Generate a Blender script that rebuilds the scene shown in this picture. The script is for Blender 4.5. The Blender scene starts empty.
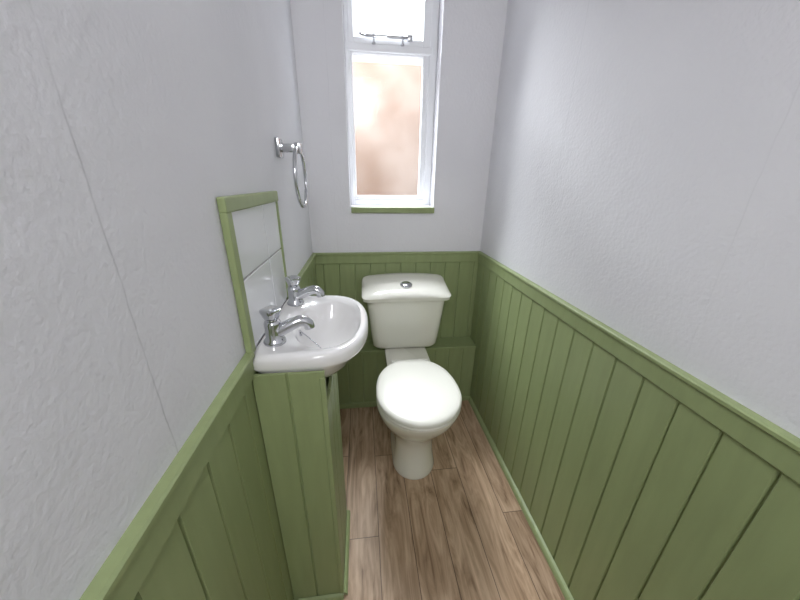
import bpy, bmesh, math, random
from mathutils import Vector, Matrix
random.seed(4)
S=bpy.context.scene
COL=S.collection
try:
    S.view_settings.view_transform='Standard'
except Exception: pass
W=0.84; D=1.4955; HD=0.839; CEIL=2.35; YR=-0.9

# ---------------------------------------------------------------- materials
def newmat(name):
    m=bpy.data.materials.new(name); m.use_nodes=True
    nt=m.node_tree; b=nt.nodes["Principled BSDF"]
    return m,nt,b
def simple(name,col,rough=.5,metal=0,spec=.5,coat=0):
    m,nt,b=newmat(name)
    b.inputs["Base Color"].default_value=(*col,1); b.inputs["Roughness"].default_value=rough
    b.inputs["Metallic"].default_value=metal; b.inputs["Specular IOR Level"].default_value=spec
    b.inputs["Coat Weight"].default_value=coat
    n=nt.nodes.new("ShaderNodeTexNoise"); n.inputs["Scale"].default_value=9
    r=nt.nodes.new("ShaderNodeMapRange"); r.inputs[3].default_value=max(0,rough-.04); r.inputs[4].default_value=rough+.04
    nt.links.new(n.outputs[0],r.inputs[0]); nt.links.new(r.outputs[0],b.inputs["Roughness"])
    return m
def N(nt,t): return nt.nodes.new(t)
def geo_pos(nt): return N(nt,"ShaderNodeNewGeometry").outputs["Position"]
def paint_wall(name,col,seams=(),axis=1):
    m,nt,b=newmat(name); L=nt.links
    pos=geo_pos(nt)
    n1=N(nt,"ShaderNodeTexNoise"); n1.inputs["Scale"].default_value=3; n1.inputs["Detail"].default_value=4
    L.new(pos,n1.inputs["Vector"])
    n2=N(nt,"ShaderNodeTexNoise"); n2.inputs["Scale"].default_value=120; n2.inputs["Detail"].default_value=3
    L.new(pos,n2.inputs["Vector"])
    cr=N(nt,"ShaderNodeValToRGB")
    cr.color_ramp.elements[0].position=.3; cr.color_ramp.elements[0].color=(col[0]*.95,col[1]*.95,col[2]*.955,1)
    cr.color_ramp.elements[1].position=.7; cr.color_ramp.elements[1].color=(*col,1)
    L.new(n1.outputs[0],cr.inputs[0])
    last=cr.outputs[0]
    sx=N(nt,"ShaderNodeSeparateXYZ"); L.new(pos,sx.inputs[0])
    nw=N(nt,"ShaderNodeTexNoise"); nw.inputs["Scale"].default_value=9; nw.inputs["Detail"].default_value=4; L.new(pos,nw.inputs["Vector"])
    wb=N(nt,"ShaderNodeMath"); wb.operation='MULTIPLY_ADD'; wb.inputs[1].default_value=.016; L.new(nw.outputs[0],wb.inputs[0])
    L.new(sx.outputs[axis],wb.inputs[2])
    for s,strength in seams:
        d=N(nt,"ShaderNodeMath"); d.operation='SUBTRACT'; L.new(wb.outputs[0],d.inputs[0]); d.inputs[1].default_value=s+.008
        a=N(nt,"ShaderNodeMath"); a.operation='ABSOLUTE'; L.new(d.outputs[0],a.inputs[0])
        mr=N(nt,"ShaderNodeMapRange"); mr.inputs[1].default_value=0; mr.inputs[2].default_value=.0018; mr.inputs[3].default_value=1; mr.inputs[4].default_value=0
        L.new(a.outputs[0],mr.inputs[0])
        nb=N(nt,"ShaderNodeTexNoise"); nb.inputs["Scale"].default_value=6; nb.inputs["Detail"].default_value=3; L.new(pos,nb.inputs["Vector"])
        br=N(nt,"ShaderNodeMapRange"); br.inputs[1].default_value=.38; br.inputs[2].default_value=.58; br.inputs[3].default_value=.12; L.new(nb.outputs[0],br.inputs[0])
        mu=N(nt,"ShaderNodeMath"); mu.operation='MULTIPLY'; L.new(mr.outputs[0],mu.inputs[0]); L.new(br.outputs[0],mu.inputs[1])
        mu2=N(nt,"ShaderNodeMath"); mu2.operation='MULTIPLY'; L.new(mu.outputs[0],mu2.inputs[0]); mu2.inputs[1].default_value=strength
        mx=N(nt,"ShaderNodeMix"); mx.data_type='RGBA'; L.new(mu2.outputs[0],mx.inputs[0]); L.new(last,mx.inputs[6]); mx.inputs[7].default_value=(col[0]*.45,col[1]*.45,col[2]*.45,1)
        last=mx.outputs[2]
    L.new(last,b.inputs["Base Color"])
    bp=N(nt,"ShaderNodeBump"); bp.inputs["Strength"].default_value=.6; bp.inputs["Distance"].default_value=.002
    L.new(n2.outputs[0],bp.inputs["Height"])
    n3=N(nt,"ShaderNodeTexNoise"); n3.inputs["Scale"].default_value=12; n3.inputs["Detail"].default_value=4; L.new(pos,n3.inputs["Vector"])
    bp2=N(nt,"ShaderNodeBump"); bp2.inputs["Strength"].default_value=.18; bp2.inputs["Distance"].default_value=.012
    L.new(n3.outputs[0],bp2.inputs["Height"]); L.new(bp.outputs[0],bp2.inputs["Normal"]); L.new(bp2.outputs[0],b.inputs["Normal"])
    b.inputs["Roughness"].default_value=.7; b.inputs["Specular IOR Level"].default_value=.3
    return m
WALLC=(.785,.782,.812)
M_wl=paint_wall("wall_paint_left",WALLC,[(.322,.6),(.86,.12),(1.30,.12)],1)
M_wr=paint_wall("wall_paint_right",WALLC,[(.43,.12),(.95,.22)],1)
M_wb=paint_wall("wall_paint_back",WALLC,[(.12,.15)],0)
M_ceil=paint_wall("ceiling_paint",(.82,.82,.82))
def green(name,col):
    m,nt,b=newmat(name); L=nt.links
    pos=geo_pos(nt)
    mp=N(nt,"ShaderNodeMapping"); mp.inputs["Scale"].default_value=(30,30,4); L.new(pos,mp.inputs[0])
    n=N(nt,"ShaderNodeTexNoise"); n.inputs["Scale"].default_value=1.5; n.inputs["Detail"].default_value=5; L.new(mp.outputs[0],n.inputs["Vector"])
    cr=N(nt,"ShaderNodeValToRGB"); cr.color_ramp.elements[0].position=.25; cr.color_ramp.elements[0].color=(*[c*.93 for c in col],1)
    cr.color_ramp.elements[1].position=.75; cr.color_ramp.elements[1].color=(*[c*1.06 for c in col],1)
    L.new(n.outputs[0],cr.inputs[0]); L.new(cr.outputs[0],b.inputs["Base Color"])
    bp=N(nt,"ShaderNodeBump"); bp.inputs["Strength"].default_value=.12; bp.inputs["Distance"].default_value=.002
    L.new(n.outputs[0],bp.inputs["Height"]); L.new(bp.outputs[0],b.inputs["Normal"])
    b.inputs["Roughness"].default_value=.42; b.inputs["Specular IOR Level"].default_value=.4
    return m
M_green=green("green_eggshell_paint",(.292,.350,.168))
M_cream=simple("cream_ceramic",(.83,.82,.745),.12,coat=.4)
M_seat=simple("cream_plastic_seat",(.77,.76,.70),.3)
M_basin=simple("white_ceramic",(.84,.83,.825),.1,coat=.4)
M_tile=simple("white_tile_glaze",(.80,.81,.82),.12)
M_grout=simple("grout",(.42,.42,.41),.8)
M_chrome=simple("chrome",(.58,.59,.61),.12,1)
M_dark=simple("dark_rubber",(.03,.03,.03),.5)
M_upvc=simple("white_gloss_frame",(.88,.89,.92),.3)
M_door=simple("white_door_gloss",(.8,.8,.79),.35)

def floor_mat():
    m,nt,b=newmat("oak_laminate"); L=nt.links
    pos=geo_pos(nt)
    sx=N(nt,"ShaderNodeSeparateXYZ"); L.new(pos,sx.inputs[0])
    PW=.118; PL=1.15
    def math_(op,a,bv=None,c=None):
        n=N(nt,"ShaderNodeMath"); n.operation=op
        for i,v in enumerate((a,bv,c)):
            if v is None: continue
            if isinstance(v,(int,float)): n.inputs[i].default_value=v
            else: L.new(v,n.inputs[i])
        return n.outputs[0]
    u=math_('DIVIDE',math_('ADD',sx.outputs[0],1.03),PW)
    iu=math_('FLOOR',u); fu=math_('FRACT',u)
    wn=N(nt,"ShaderNodeTexWhiteNoise"); wn.noise_dimensions='1D'; L.new(iu,wn.inputs["W"])
    v=math_('ADD',math_('DIVIDE',math_('ADD',sx.outputs[1],5.),PL),math_('MULTIPLY',wn.outputs[0],7.3))
    iv=math_('FLOOR',v); fv=math_('FRACT',v)
    cb=N(nt,"ShaderNodeCombineXYZ"); L.new(iu,cb.inputs[0]); L.new(iv,cb.inputs[1])
    wn2=N(nt,"ShaderNodeTexWhiteNoise"); wn2.noise_dimensions='2D'; L.new(cb.outputs[0],wn2.inputs["Vector"])
    off=N(nt,"ShaderNodeVectorMath"); off.operation='MULTIPLY_ADD'; L.new(wn2.outputs["Color"],off.inputs[0]); off.inputs[1].default_value=(5,5,5); L.new(pos,off.inputs[2])
    mp=N(nt,"ShaderNodeMapping"); mp.inputs["Scale"].default_value=(17,2.6,1); L.new(off.outputs[0],mp.inputs[0])
    g=N(nt,"ShaderNodeTexNoise"); g.inputs["Scale"].default_value=1.3; g.inputs["Detail"].default_value=7; g.inputs["Roughness"].default_value=.6; g.inputs["Distortion"].default_value=2.0
    L.new(mp.outputs[0],g.inputs["Vector"])
    mp2=N(nt,"ShaderNodeMapping"); mp2.inputs["Scale"].default_value=(140,5,1); L.new(off.outputs[0],mp2.inputs[0])
    g2=N(nt,"ShaderNodeTexNoise"); g2.inputs["Scale"].default_value=1; g2.inputs["Detail"].default_value=3; L.new(mp2.outputs[0],g2.inputs["Vector"])
    cr=N(nt,"ShaderNodeValToRGB"); e=cr.color_ramp.elements
    e[0].position=.30; e[0].color=(.165,.096,.055,1); e[1].position=.70; e[1].color=(.64,.465,.325,1)
    k=e.new(.45); k.color=(.40,.27,.175,1)
    k=e.new(.56); k.color=(.52,.365,.25,1)
    gm=math_('ADD',math_('MULTIPLY',g.outputs[0],.8),math_('MULTIPLY',g2.outputs[0],.2)); L.new(gm,cr.inputs[0])
    hs=N(nt,"ShaderNodeHueSaturation"); L.new(cr.outputs[0],hs.inputs["Color"])
    val=math_('MULTIPLY_ADD',wn2.outputs[0],.28,.83); L.new(val,hs.inputs["Value"]); hs.inputs["Saturation"].default_value=1.0
    eu=math_('MINIMUM',fu,math_('SUBTRACT',1.,fu)); ev=math_('MINIMUM',fv,math_('SUBTRACT',1.,fv))
    ju=math_('LESS_THAN',eu,.012); jv=math_('LESS_THAN',ev,.0012); j=math_('MAXIMUM',ju,jv)
    mx=N(nt,"ShaderNodeMix"); mx.data_type='RGBA'; L.new(math_('MULTIPLY',j,.75),mx.inputs[0]); L.new(hs.outputs[0],mx.inputs[6]); mx.inputs[7].default_value=(.07,.045,.03,1)
    L.new(mx.outputs[2],b.inputs["Base Color"])
    b.inputs["Roughness"].default_value=.42; b.inputs["Specular IOR Level"].default_value=.3
    bp=N(nt,"ShaderNodeBump"); bp.inputs["Strength"].default_value=.2; bp.inputs["Distance"].default_value=.001
    L.new(gm,bp.inputs["Height"]); L.new(bp.outputs[0],b.inputs["Normal"])
    return m
M_floor=floor_mat()
def glass_mat(name,frost):
    m=bpy.data.materials.new(name); m.use_nodes=True; nt=m.node_tree; nt.nodes.clear(); L=nt.links
    o=N(nt,"ShaderNodeOutputMaterial"); t=N(nt,"ShaderNodeBsdfTransparent"); t.inputs[0].default_value=(.97,.98,.98,1)
    tr=N(nt,"ShaderNodeBsdfTranslucent"); tr.inputs[0].default_value=(.95,.90,.86,1)
    gl=N(nt,"ShaderNodeBsdfGlossy"); gl.inputs["Roughness"].default_value=.15 if frost else .02
    m1=N(nt,"ShaderNodeMixShader"); m2=N(nt,"ShaderNodeMixShader"); m2.inputs[0].default_value=.03
    if frost:
        n=N(nt,"ShaderNodeTexNoise"); n.inputs["Scale"].default_value=6; n.inputs["Detail"].default_value=6
        r=N(nt,"ShaderNodeMapRange"); r.inputs[1].default_value=.38; r.inputs[2].default_value=.72; r.inputs[3].default_value=.0; r.inputs[4].default_value=.025
        L.new(geo_pos(nt),n.inputs["Vector"]); L.new(n.outputs[0],r.inputs[0]); L.new(r.outputs[0],m1.inputs[0])
    else: m1.inputs[0].default_value=.0
    L.new(t.outputs[0],m1.inputs[1]); L.new(tr.outputs[0],m1.inputs[2]); L.new(m1.outputs[0],m2.inputs[1]); L.new(gl.outputs[0],m2.inputs[2]); L.new(m2.outputs[0],o.inputs[0])
    return m
M_frost=glass_mat("obscure_glass",True); M_clear=glass_mat("clear_glass",False)
def brick_mat():
    m,nt,b=newmat("exterior_render_brick"); L=nt.links
    pos=geo_pos(nt)
    n=N(nt,"ShaderNodeTexNoise"); n.inputs["Scale"].default_value=2.2; n.inputs["Detail"].default_value=6; L.new(pos,n.inputs["Vector"])
    cr=N(nt,"ShaderNodeValToRGB"); cr.color_ramp.elements[0].position=.35; cr.color_ramp.elements[0].color=(.155,.105,.080,1)
    cr.color_ramp.elements[1].position=.68; cr.color_ramp.elements[1].color=(.21,.165,.140,1)
    L.new(n.outputs[0],cr.inputs[0]); L.new(cr.outputs[0],b.inputs["Base Color"]); b.inputs["Roughness"].default_value=.9; b.inputs["Specular IOR Level"].default_value=.1
    return m
M_brick=brick_mat()

# ---------------------------------------------------------------- mesh helpers
def obj_from_bm(name,bm,mat,parent=None,smooth=False,loc=None):
    bmesh.ops.recalc_face_normals(bm,faces=bm.faces)
    me=bpy.data.meshes.new(name); bm.to_mesh(me); bm.free()
    o=bpy.data.objects.new(name,me); COL.objects.link(o)
    mats=mat if isinstance(mat,(list,tuple)) else [mat]
    for mm in mats: me.materials.append(mm)
    if smooth:
        for p in me.polygons: p.use_smooth=True
    if parent: o.parent=parent
    return o
def empty(name,loc=(0,0,0)):
    o=bpy.data.objects.new(name,None); o.empty_display_size=.05; COL.objects.link(o); return o
def add_box(bm,a,b,bevel=0,mi=0,seg=2):
    a=Vector(a);b=Vector(b)
    r=bmesh.ops.create_cube(bm,size=1)
    vs=r['verts']
    c=(a+b)/2; s=b-a
    for v in vs: v.co=Vector((v.co.x*s.x,v.co.y*s.y,v.co.z*s.z))+c
    es=set(e for v in vs for e in v.link_edges)
    fs=set(f for v in vs for f in v.link_faces)
    for f in fs: f.material_index=mi
    if bevel>0:
        rr=bmesh.ops.bevel(bm,geom=list(es),offset=bevel,segments=seg,affect='EDGES',profile=.5)
        for f in rr['faces']: f.material_index=mi
def box(name,a,b,mat,bevel=0,parent=None,seg=2):
    bm=bmesh.new(); add_box(bm,a,b,bevel,0,seg); return obj_from_bm(name,bm,mat,parent)
def boxes(name,lst,mat,parent=None,bevel=0):
    bm=bmesh.new()
    for t in lst:
        add_box(bm,t[0],t[1],t[2] if len(t)>2 else bevel)
    return obj_from_bm(name,bm,mat,parent)
def loft(bm,rings,cap0=True,cap1=True,closed=True,mi=0):
    vr=[[bm.verts.new(p) for p in r] for r in rings]
    n=len(vr[0])
    for i in range(len(vr)-1):
        for j in range(n if closed else n-1):
            k=(j+1)%n
            f=bm.faces.new((vr[i][j],vr[i][k],vr[i+1][k],vr[i+1][j])); f.material_index=mi
    if cap0: bm.faces.new(list(reversed(vr[0]))).material_index=mi
    if cap1: bm.faces.new(vr[-1]).material_index=mi
    return vr
def smooth_obj(o,angle=40):
    for p in o.data.polygons: p.use_smooth=True
    try:
        o.data.set_sharp_from_angle(angle=math.radians(angle))
    except Exception: pass
def tube(bm,pts,rads,seg=20,cap=True,mi=0):
    pts=[Vector(p) for p in pts]; rings=[]
    up=None
    for i,p in enumerate(pts):
        t=(pts[min(i+1,len(pts)-1)]-pts[max(i-1,0)]).normalized()
        if up is None:
            ref=Vector((0,0,1)) if abs(t.z)<.9 else Vector((0,1,0))
            u=t.cross(ref).normalized()
        else: u=(up-t*up.dot(t)).normalized()
        up=u; w=t.cross(u)
        r=rads[i] if isinstance(rads,(list,tuple)) else rads
        rings.append([p+u*math.cos(2*math.pi*j/seg)*r+w*math.sin(2*math.pi*j/seg)*r for j in range(seg)])
    loft(bm,rings,cap,cap,mi=mi)
def lathe(bm,c,prof,seg=32,mi=0):
    c=Vector(c)
    rings=[[c+Vector((r*math.cos(2*math.pi*j/seg),r*math.sin(2*math.pi*j/seg),z)) for j in range(seg)] for r,z in prof]
    loft(bm,rings,True,True,mi=mi)

# ---------------------------------------------------------------- room shell
T=.1
box("wall_left",(-T,YR,0),(0,D+T+.1,CEIL),M_wl)
box("wall_right",(W,YR,0),(W+T,D+T+.1,CEIL),M_wr)
WX0,WX1,WZ0,WZ1=.189,.582,1.05,2.06
BT=.2
boxes("wall_back",[((0,D,0),(WX0,D+BT,CEIL)),((WX1,D,0),(W,D+BT,CEIL)),((WX0,D,0),(WX1,D+BT,WZ0)),((WX0,D,WZ1),(WX1,D+BT,CEIL))],M_wb)
box("floor",(-T,YR,-.05),(W+T,D+BT,0),M_floor)
box("ceiling",(-T,YR,CEIL),(W+T,D+BT,CEIL+.05),M_ceil)
boxes("wall_front",[((-T,YR-T,0),(.05,YR,CEIL)),((.79,YR-T,0),(W+T,YR,CEIL)),((.05,YR-T,2.0),(.79,YR,CEIL))],M_wb)
bm=bmesh.new()
add_box(bm,(.055,YR-.05,.005),(.785,YR-.012,1.995),.003)
for (x0,x1) in ((.14,.39),(.45,.70)):
    for (z0,z1) in ((.15,.85),(1.0,1.85)):
        add_box(bm,(x0,YR-.02,z0),(x1,YR-.006,z1),.006)
obj_from_bm("door_1",bm,M_door)

def panel(bm,s0,s1,z0,z1,fn,first,bw=.0765,g=.0035,dep=.005,thick=.008):
    prof=[(s0,0.0005),(s0,thick)]
    s=first
    while s<s0+.006: s+=bw
    while s<s1-.006:
        prof+=[(s-g,thick),(s-g*.3,thick-dep),(s+g*.3,thick-dep),(s+g,thick)]; s+=bw
    prof+=[(s1,thick),(s1,0.0005)]
    a=[(*fn(s,o),z0) for s,o in prof]; b=[(*fn(s,o),z1) for s,o in prof]
    loft(bm,[a,b])
fl=lambda s,o:(o,s)
fr=lambda s,o:(W-o,s)
fb=lambda s,o:(s,D-o)
CAPH=.055
def rail(bm,wall,s0,s1):
    prof=[(.0,HD-CAPH),(.011,HD-CAPH),(.013,HD-CAPH+.003),(.013,HD-.013),(.017,HD-.009),(.017,HD-.003),(.014,HD),(.0,HD)]
    f={'l':fl,'r':fr,'b':fb}[wall]
    loft(bm,[[(*f(s,o),z) for o,z in prof] for s in (s0,s1)])
def trim_panel(name,parts,rails):
    bm=bmesh.new()
    for p in parts: panel(bm,*p)
    for r in rails: rail(bm,*r)
    return obj_from_bm(name,bm,M_green)
trim_panel("trim_1",[(YR,D-.001,0.0,HD-.01,fr,.331-.0765*18)],[('r',YR,D-.001)])
trim_panel("trim_2",[(.008,W-.008,0.0,HD-.01,fb,.045)],[('b',.001,W-.001)])
trim_panel("trim_3",[(YR,D-.001,0.0,HD-.04,fl,.588-.0765*22)],[('l',YR,.568),('l',.921,D-.001)])
def bead(name,p0,p1,nrm,r=.016):
    bm=bmesh.new(); p0=Vector(p0);p1=Vector(p1);n=Vector(nrm);z=Vector((0,0,1))
    prof=[(0,0),(r,0)]+[(r*math.cos(a),r*math.sin(a)*1.15) for a in [math.radians(d) for d in (20,40,60,80)]]+[(0,r*1.2)]
    loft(bm,[[p+n*a+z*b for a,b in prof] for p in (p0,p1)])
    return obj_from_bm(name,bm,M_green)
bead("baseboard_right",(W-.008,YR,0),(W-.008,1.375,0),(-1,0,0))
bead("baseboard_left",(.008,YR,0),(.008,.54,0),(1,0,0))

BY=1.375;BZ=.352
bm=bmesh.new()
add_box(bm,(.010,BY,BZ-.018),(W-.010,D-.010,BZ),.003)
add_box(bm,(.010,BY+.008,0),(W-.010,BY+.02,BZ-.018),0)
panel(bm,.012,W-.012,0.0,BZ-.018,lambda s,o:(s,BY+.012-o),.07)
add_box(bm,(.010,BY-.008,0),(W-.010,BY+.01,.03),.004)
obj_from_bm("pipe_boxing",bm,M_green)

# ---------------------------------------------------------------- window
win=empty("window_1")
FY=1.575
def frame(bm,x0,x1,z0,z1,y0,y1,wl,wr,wb,wt,bev=.004):
    add_box(bm,(x0,y0,z0),(x0+wl,y1,z1),bev); add_box(bm,(x1-wr,y0,z0),(x1,y1,z1),bev)
    add_box(bm,(x0+wl*.9,y0+.0005,z0+.0005),(x1-wr*.9,y1-.0005,z0+wb),bev); add_box(bm,(x0+wl*.9,y0+.0005,z1-wt),(x1-wr*.9,y1-.0005,z1-.0005),bev)
bm=bmesh.new()
frame(bm,WX0,WX1,WZ0,WZ1,FY,FY+.055,.020,.035,.03,.04)
add_box(bm,(WX0+.01,FY-.004,1.672),(WX1-.02,FY+.054,1.700),.004)
frame(bm,.204,.552,1.078,1.680,FY+.008,FY+.04,.016,.028,.022,.014,.005)
frame(bm,.204,.552,1.694,2.03,FY-.006,FY+.03,.024,.034,.026,.03,.005)
obj_from_bm("window_frame",bm,M_upvc,win)
box("obscure_pane",(.218,FY+.022,1.09),(.528,FY+.026,1.67),M_frost,0,win)
box("clear_pane",(.224,FY+.012,1.712),(.522,FY+.016,2.01),M_clear,0,win)
bm=bmesh.new()
add_box(bm,(WX0+.004,D-.012,WZ0-.024),(WX1+.004,D+.0,WZ0+.002),.003)
obj_from_bm("sill_edge",bm,M_green,win)
box("sill_board",(WX0,D-.004,WZ0-.002),(WX1,FY+.01,WZ0+.006),M_upvc,.002,win)
bm=bmesh.new(); SZ=-.027
add_box(bm,(.275,FY-.018,1.742+SZ),(.465,FY-.012,1.752+SZ),.002)
tube(bm,[(.275,FY-.015,1.747+SZ),(.262,FY-.016,1.750+SZ),(.252,FY-.016,1.756+SZ)],[.005,.005,.006],12)
lathe(bm,(.31,FY-.012,1.722+SZ),[(.008,0),(.008,.004),(.004,.006),(.004,.03),(.005,.034)],16)
lathe(bm,(.43,FY-.012,1.722+SZ),[(.008,0),(.008,.004),(.004,.006),(.004,.03),(.005,.034)],16)
add_box(bm,(.450,FY-.02,1.738+SZ),(.472,FY-.006,1.758+SZ),.003)
o=obj_from_bm("casement_stay",bm,M_chrome,win); smooth_obj(o)

box("neighbouring_wall",(-3,3.2,-1),(4,3.4,2.12),M_brick)

# ---------------------------------------------------------------- toilet
TX=.437
toilet=empty("toilet")
def egg(yc,hw,lf,lb,z,pb=2.,pf=2.,n=64,cx=TX):
    out=[]
    for j in range(n):
        a=2*math.pi*j/n; c,s=math.cos(a),math.sin(a)
        p=pf if s<0 else pb
        x=hw*math.copysign(abs(c)**(2/p),c); y=math.copysign(abs(s)**(2/p),s)*(lf if s<0 else lb)
        out.append((cx+x,yc+y,z))
    return out
bm=bmesh.new()
R=[]
for z,hw,yf,yc,yb,pb in [(0,.090,.905,1.00,1.30,3),(.012,.092,.902,1.00,1.30,3),(.03,.088,.910,1.0,1.30,3),(.09,.080,.925,1.0,1.30,3),(.15,.080,.925,1.0,1.30,3),
   (.20,.090,.905,.99,1.29,3),(.25,.113,.865,.98,1.27,2.6),(.30,.138,.822,.96,1.24,2.4),(.34,.152,.795,.95,1.22,2.3),(.37,.160,.780,.95,1.21,2.3),(.380,.161,.778,.95,1.21,2.3),(.386,.156,.784,.95,1.205,2.3)]:
    R.append(egg(yc,hw,yc-yf,yb-yc,z,pb))
loft(bm,R)
def rrect(x0,x1,y0,y1,z,r,n=6):
    out=[]
    for cxx,cyy,a0 in ((x1-r,y1-r,0),(x0+r,y1-r,90),(x0+r,y0+r,180),(x1-r,y0+r,270)):
        for k in range(n+1):
            a=math.radians(a0+90*k/n); out.append((cxx+r*math.cos(a),cyy+r*math.sin(a),z))
    return out
sh=[(.20,.075,1.10,1.34),(.26,.085,1.10,1.36),(.33,.098,1.10,1.372),(.375,.102,1.10,1.46),(.386,.102,1.10,1.46),(.390,.097,1.105,1.455)]
loft(bm,[rrect(TX-h,TX+h,a,b,z,.025) for z,h,a,b in sh[:3]])
loft(bm,[rrect(TX-h,TX+h,a,b,z,.025) for z,h,a,b in sh[3:]])
loft(bm,[rrect(TX-.1,TX+.1,1.12,1.372,z,.025) for z in (.32,.38)])
o=obj_from_bm("pan",bm,M_cream,toilet); smooth_obj(o,50)
bm=bmesh.new()
YC=.945
def sring(d,z): return egg(YC,.160-d,.180-d,.222-d,z,2.35)
loft(bm,[sring(.006,.389),sring(.0,.393),sring(.0,.401),sring(.005,.405)])
loft(bm,[sring(.004,.4055),sring(-.001,.409),sring(-.001,.418),sring(.004,.424),sring(.014,.4275),sring(.04,.4295),sring(.09,.431),sring(.14,.4315)])
for sx_ in (-1,1):
    tube(bm,[(TX+sx_*.062-.022,1.176,.405),(TX+sx_*.062+.022,1.176,.405)],.0115,16)
    lathe(bm,(TX+sx_*.062,1.176,.388),[(.014,0),(.014,.01),(.01,.014)],16)
o=obj_from_bm("seat_and_lid",bm,M_seat,toilet); smooth_obj(o,45)
bm=bmesh.new()
cs=[(.391,.135,1.325,1.462,.03),(.396,.148,1.316,1.468,.035),(.410,.160,1.309,1.471,.035),(.45,.165,1.305,1.473,.035),(.55,.175,1.297,1.474,.035),(.64,.184,1.290,1.475,.035),(.662,.185,1.289,1.475,.035)]
loft(bm,[rrect(TX-h,TX+h,a,b,z,r) for z,h,a,b,r in cs])
o=obj_from_bm("cistern_body",bm,M_cream,toilet); smooth_obj(o,50)
bm=bmesh.new()
hwl=.205; LY=1.3745; TILT=.24
def lidbase():
    base=rrect(TX-hwl,TX+hwl,1.272,1.477,0,.032,8)
    pts=[]; n=len(base)
    for i in range(n):
        p=Vector(base[i]);q=Vector(base[(i+1)%n]); L_=(q-p).length
        k=12 if L_>.05 else 1
        for s in range(k): pts.append(p.lerp(q,s/k))
    return pts
LB=lidbase()
spec=[(.006,.656,0,0),(.002,.658,0,0),(.0015,.672,0,0),(-.002,.676,0,.1),(-.002,.692,.006,.8),(.003,.699,.012,1),(.012,.7025,.015,1),(.04,.705,.0165,1),(.08,.7065,.0175,1)]
rings=[]
for d,z,a,tl in spec:
    r=[]
    for p in LB:
        fx=(hwl-d)/hwl; fy=(.1025-d)/.1025
        x=TX+(p.x-TX)*fx; y=LY+(p.y-LY)*fy
        t=(x-TX)/hwl
        r.append((x,y,z+a*(1-t*t)+TILT*tl*(y-LY)))
    rings.append(r)
loft(bm,rings)
o=obj_from_bm("cistern_lid",bm,M_cream,toilet); smooth_obj(o,35)
bm=bmesh.new()
lathe(bm,(0,0,0),[(.028,-.004),(.028,.003),(.025,.0055),(.0225,.0055)],40)
lathe(bm,(0,0,0),[(.021,.003),(.021,.007),(.019,.008),(.001,.008)],40)
o=obj_from_bm("flush_button",bm,M_chrome,toilet); smooth_obj(o,30)
BYY=1.342; BZZ=.7065+.0165+TILT*(BYY-LY)+.001
o.location=(TX,BYY,BZZ); o.rotation_euler=(math.atan(TILT),0,0)
o=box("button_split",(-.021,-.0006,.004),(.021,.0006,.0085),M_dark,0,toilet)
o.location=(TX,BYY,BZZ); o.rotation_euler=(math.atan(TILT),0,0)

# ---------------------------------------------------------------- basin
basin=empty("wash_basin")
BCX,BCY=.1255,.743
def sup(cx,cy,a,b,z,pl=14,pr=2.4,n=120):
    out=[]
    for j in range(n):
        t=2*math.pi*j/n; c,s=math.cos(t),math.sin(t)
        p=pr if c>0 else pl
        out.append((cx+a*math.copysign(abs(c)**(2/p),c),cy+b*math.copysign(abs(s)**(2/p),s),z))
    return out
def ell(cx,cy,a,b,z,n=120):
    return [(cx+a*math.cos(2*math.pi*j/n),cy+b*math.sin(2*math.pi*j/n),z) for j in range(n)]
bm=bmesh.new()
A,B=.1235,.184
R=[sup(.090,BCY,.050,.06,.698,3,2),sup(.095,BCY,.068,.09,.705,3,2),sup(.103,BCY,.097,.135,.730,4,2.1),sup(.112,BCY,.110,.162,.760,6,2.2),sup(.121,BCY,.118,.176,.787,9,2.3),
   sup(BCX,BCY,A-.001,B-.002,.797),sup(BCX,BCY,A,B,.802),sup(BCX,BCY,A,B,.818),sup(BCX,BCY,A-.003,B-.003,.825),sup(BCX,BCY,A-.009,B-.009,.829),sup(BCX,BCY,A-.018,B-.018,.8285)]
BX=.147
R+=[ell(BX,BCY,.088,.142,.8225),ell(BX,BCY,.084,.138,.818),ell(BX,BCY,.080,.131,.806),ell(BX-.002,BCY,.073,.119,.781),ell(BX-.008,BCY,.061,.097,.754),ell(BX-.016,BCY,.045,.065,.732),ell(BX-.024,BCY,.026,.036,.722),ell(BX-.026,BCY,.018,.020,.720)]
loft(bm,R)
o=obj_from_bm("basin_bowl",bm,M_basin,basin); smooth_obj(o,50)
bm=bmesh.new()
lathe(bm,(BX-.026,BCY,.7195),[(.021,0),(.021,.002),(.017,.003),(.013,.0015),(.001,.0015)],32)
tube(bm,[(.064,BCY,.788),(.0735,BCY,.791)],[.009,.009],20)
o=obj_from_bm("waste_and_overflow",bm,M_chrome,basin); smooth_obj(o,30)
bm=bmesh.new()
for k in range(50):
    t=k/49
    x=.075+(BX+.004-.075)*t; y=BCY+.012*math.sin(t*5); z=.793-(.793-.733)*(1-(1-t)**2.2)
    bmesh.ops.create_icosphere(bm,subdivisions=1,radius=.0018,matrix=Matrix.Translation((x,y,z)))
lathe(bm,(BX+.004,BCY-.006,.7285),[(.012,0),(.015,.003),(.015,.007),(.004,.008),(.004,.012)],20)
o=obj_from_bm("plug_chain",bm,M_chrome,basin); smooth_obj(o,60)

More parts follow.
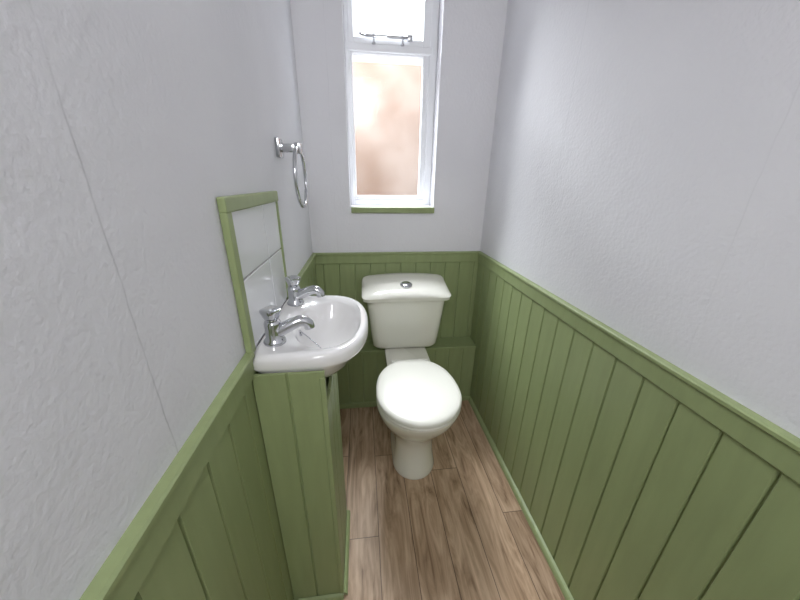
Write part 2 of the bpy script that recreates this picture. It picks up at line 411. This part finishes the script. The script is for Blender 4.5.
def tap(name,x,y,ang):
    e=empty(name)
    bm=bmesh.new(); z0=.8285
    lathe(bm,(0,0,-.002),[(.0235,0),(.0235,.006),(.021,.010),(.018,.013),(.0175,.036),(.018,.048),(.016,.053),(.012,.055),(.012,.059)],32)
    tube(bm,[(.004,0,.022),(.020,0,.029),(.040,0,.038),(.056,0,.043),(.068,0,.041),(.075,0,.034),(.077,0,.024)],[.0155,.0145,.0135,.013,.0125,.012,.0118],20)
    o=obj_from_bm(name+"_body",bm,M_chrome,e); smooth_obj(o,45)
    bm=bmesh.new()
    rings=[]
    for r,z,l in [(.012,.055,0),(.0145,.057,.03),(.0165,.062,.06),(.0195,.070,.09),(.021,.074,.09),(.0205,.078,.09),(.015,.0805,.06),(.004,.081,0)]:
        rings.append([(r*(1+l*math.cos(4*2*math.pi*j/48))*math.cos(2*math.pi*j/48),r*(1+l*math.cos(4*2*math.pi*j/48))*math.sin(2*math.pi*j/48),z) for j in range(48)])
    loft(bm,rings)
    h=obj_from_bm(name+"_handle",bm,M_chrome,e); smooth_obj(h,45)
    e.location=(x,y,z0); e.rotation_euler=(0,0,ang)
    return e
t1=tap("basin_tap",.041,.630,math.radians(12))
t2=tap("basin_tap",.041,.862,math.radians(-8))

# ---------------------------------------------------------------- vanity cabinet
bm=bmesh.new()
CX1=.154; CY0=.551; CY1=.80; CZ=.793
panel(bm,.010,CX1,0.0,CZ,lambda s,o:(s,CY0+.009-o),.078,.0765)
panel(bm,CY0+.001,CY1,0.0,.690,lambda s,o:(CX1-.009+o,s),.63,.07)
add_box(bm,(.010,CY1-.012,0),(CX1-.009,CY1,.690))
add_box(bm,(CX1-.012,CY0-.001,0),(CX1+.001,CY0+.008,CZ-.012),.003)
obj=obj_from_bm("vanity_cabinet",bm,M_green)
bead("trim_4",(CX1,CY0,0),(CX1,CY1,0),(1,0,0),.012)
bead("trim_5",(.024,CY0,0),(CX1,CY0,0),(0,-1,0),.012)

# ---------------------------------------------------------------- splashback
sp=empty("tile_splashback")
bm=bmesh.new()
add_box(bm,(0,.590,.832),(.006,.906,1.112))
obj_from_bm("grout_bed",bm,M_grout,sp)
bm=bmesh.new()
for (ya,yb) in ((.591,.780),(.784,.905)):
    for (za,zb) in ((.833,.980),(.984,1.110)):
        add_box(bm,(.002,ya,za),(.009,yb,zb),.0015)
obj_from_bm("tiles",bm,M_tile,sp)
bm=bmesh.new()
add_box(bm,(.0005,.566,.832),(.014,.590,1.112),.003)
add_box(bm,(.0005,.566,1.110),(.0145,.918,1.137),.003)
add_box(bm,(.0005,.903,.832),(.0125,.918,1.112),.003)
obj_from_bm("splashback_frame",bm,M_green,sp)

# ---------------------------------------------------------------- towel ring
tr=empty("towel_ring")
bm=bmesh.new()
ry,rz=1.031,1.252
add_box(bm,(0,ry-.023,rz-.026),(.012,ry+.023,rz+.026),.003)
add_box(bm,(.010,ry-.011,rz-.011),(.062,ry+.011,rz+.011),.003)
add_box(bm,(.050,ry-.014,rz-.015),(.070,ry+.014,rz+.015),.004)
o=obj_from_bm("wall_mount",bm,M_chrome,tr); smooth_obj(o,30)
bm=bmesh.new()
rr=.084
rings=[]
for i in range(64):
    a=2*math.pi*i/64; c=Vector((.060,ry+rr*math.sin(a),rz-rr+.004+rr*math.cos(a)))
    rad=Vector((0,math.sin(a),math.cos(a)))
    rings.append([c+rad*.0055*math.cos(2*math.pi*j/14)+Vector((1,0,0))*.0055*math.sin(2*math.pi*j/14) for j in range(14)])
loft(bm,rings+[rings[0]],False,False)
bmesh.ops.remove_doubles(bm,verts=bm.verts,dist=1e-6)
o=obj_from_bm("ring",bm,M_chrome,tr,True)

# ---------------------------------------------------------------- lights
w=bpy.data.worlds.new("World"); S.world=w; w.use_nodes=True
bg=w.node_tree.nodes["Background"]; bg.inputs[0].default_value=(.955,.973,1,1); bg.inputs[1].default_value=2.4
def area(name,loc,target,sx,sy,en,col):
    l=bpy.data.lights.new(name,'AREA'); l.shape='RECTANGLE'; l.size=sx; l.size_y=sy; l.energy=en; l.color=col
    o=bpy.data.objects.new(name,l); COL.objects.link(o); o.location=loc
    d=Vector(target)-Vector(loc); o.rotation_euler=d.to_track_quat('-Z','Y').to_euler(); return o
area("sky_light",(.0,2.6,3.1),(.45,1.3,1.2),1.6,1.2,450,(.935,.963,1))
area("fill_light",(.10,-.75,1.9),(.64,.9,.7),.7,.6,18.5,(.985,.985,1))  # added fill lamp inside the room behind the camera, aimed towards the right wall

# ---------------------------------------------------------------- camera
f,pit,yaw,rol,cx,cz=305.3263,.3698,.1243,.0161,.2415,1.1653
cp,sp_=math.cos(pit),math.sin(pit); cy,sy=math.cos(yaw),math.sin(yaw)
F=Vector((sy*cp,cy*cp,-sp_)); Rr=Vector((cy,-sy,0)); U=Rr.cross(F)
cr,sr=math.cos(rol),math.sin(rol)
R2=Rr*cr+U*sr; U2=-Rr*sr+U*cr
cam=bpy.data.cameras.new("camera"); co=bpy.data.objects.new("camera",cam); COL.objects.link(co)
cam.sensor_width=36; cam.sensor_fit='HORIZONTAL'; cam.lens=f/800*36; cam.clip_start=.01
B_=-F
co.matrix_world=Matrix(((R2.x,U2.x,B_.x,cx),(R2.y,U2.y,B_.y,0),(R2.z,U2.z,B_.z,cz),(0,0,0,1)))
S.camera=co
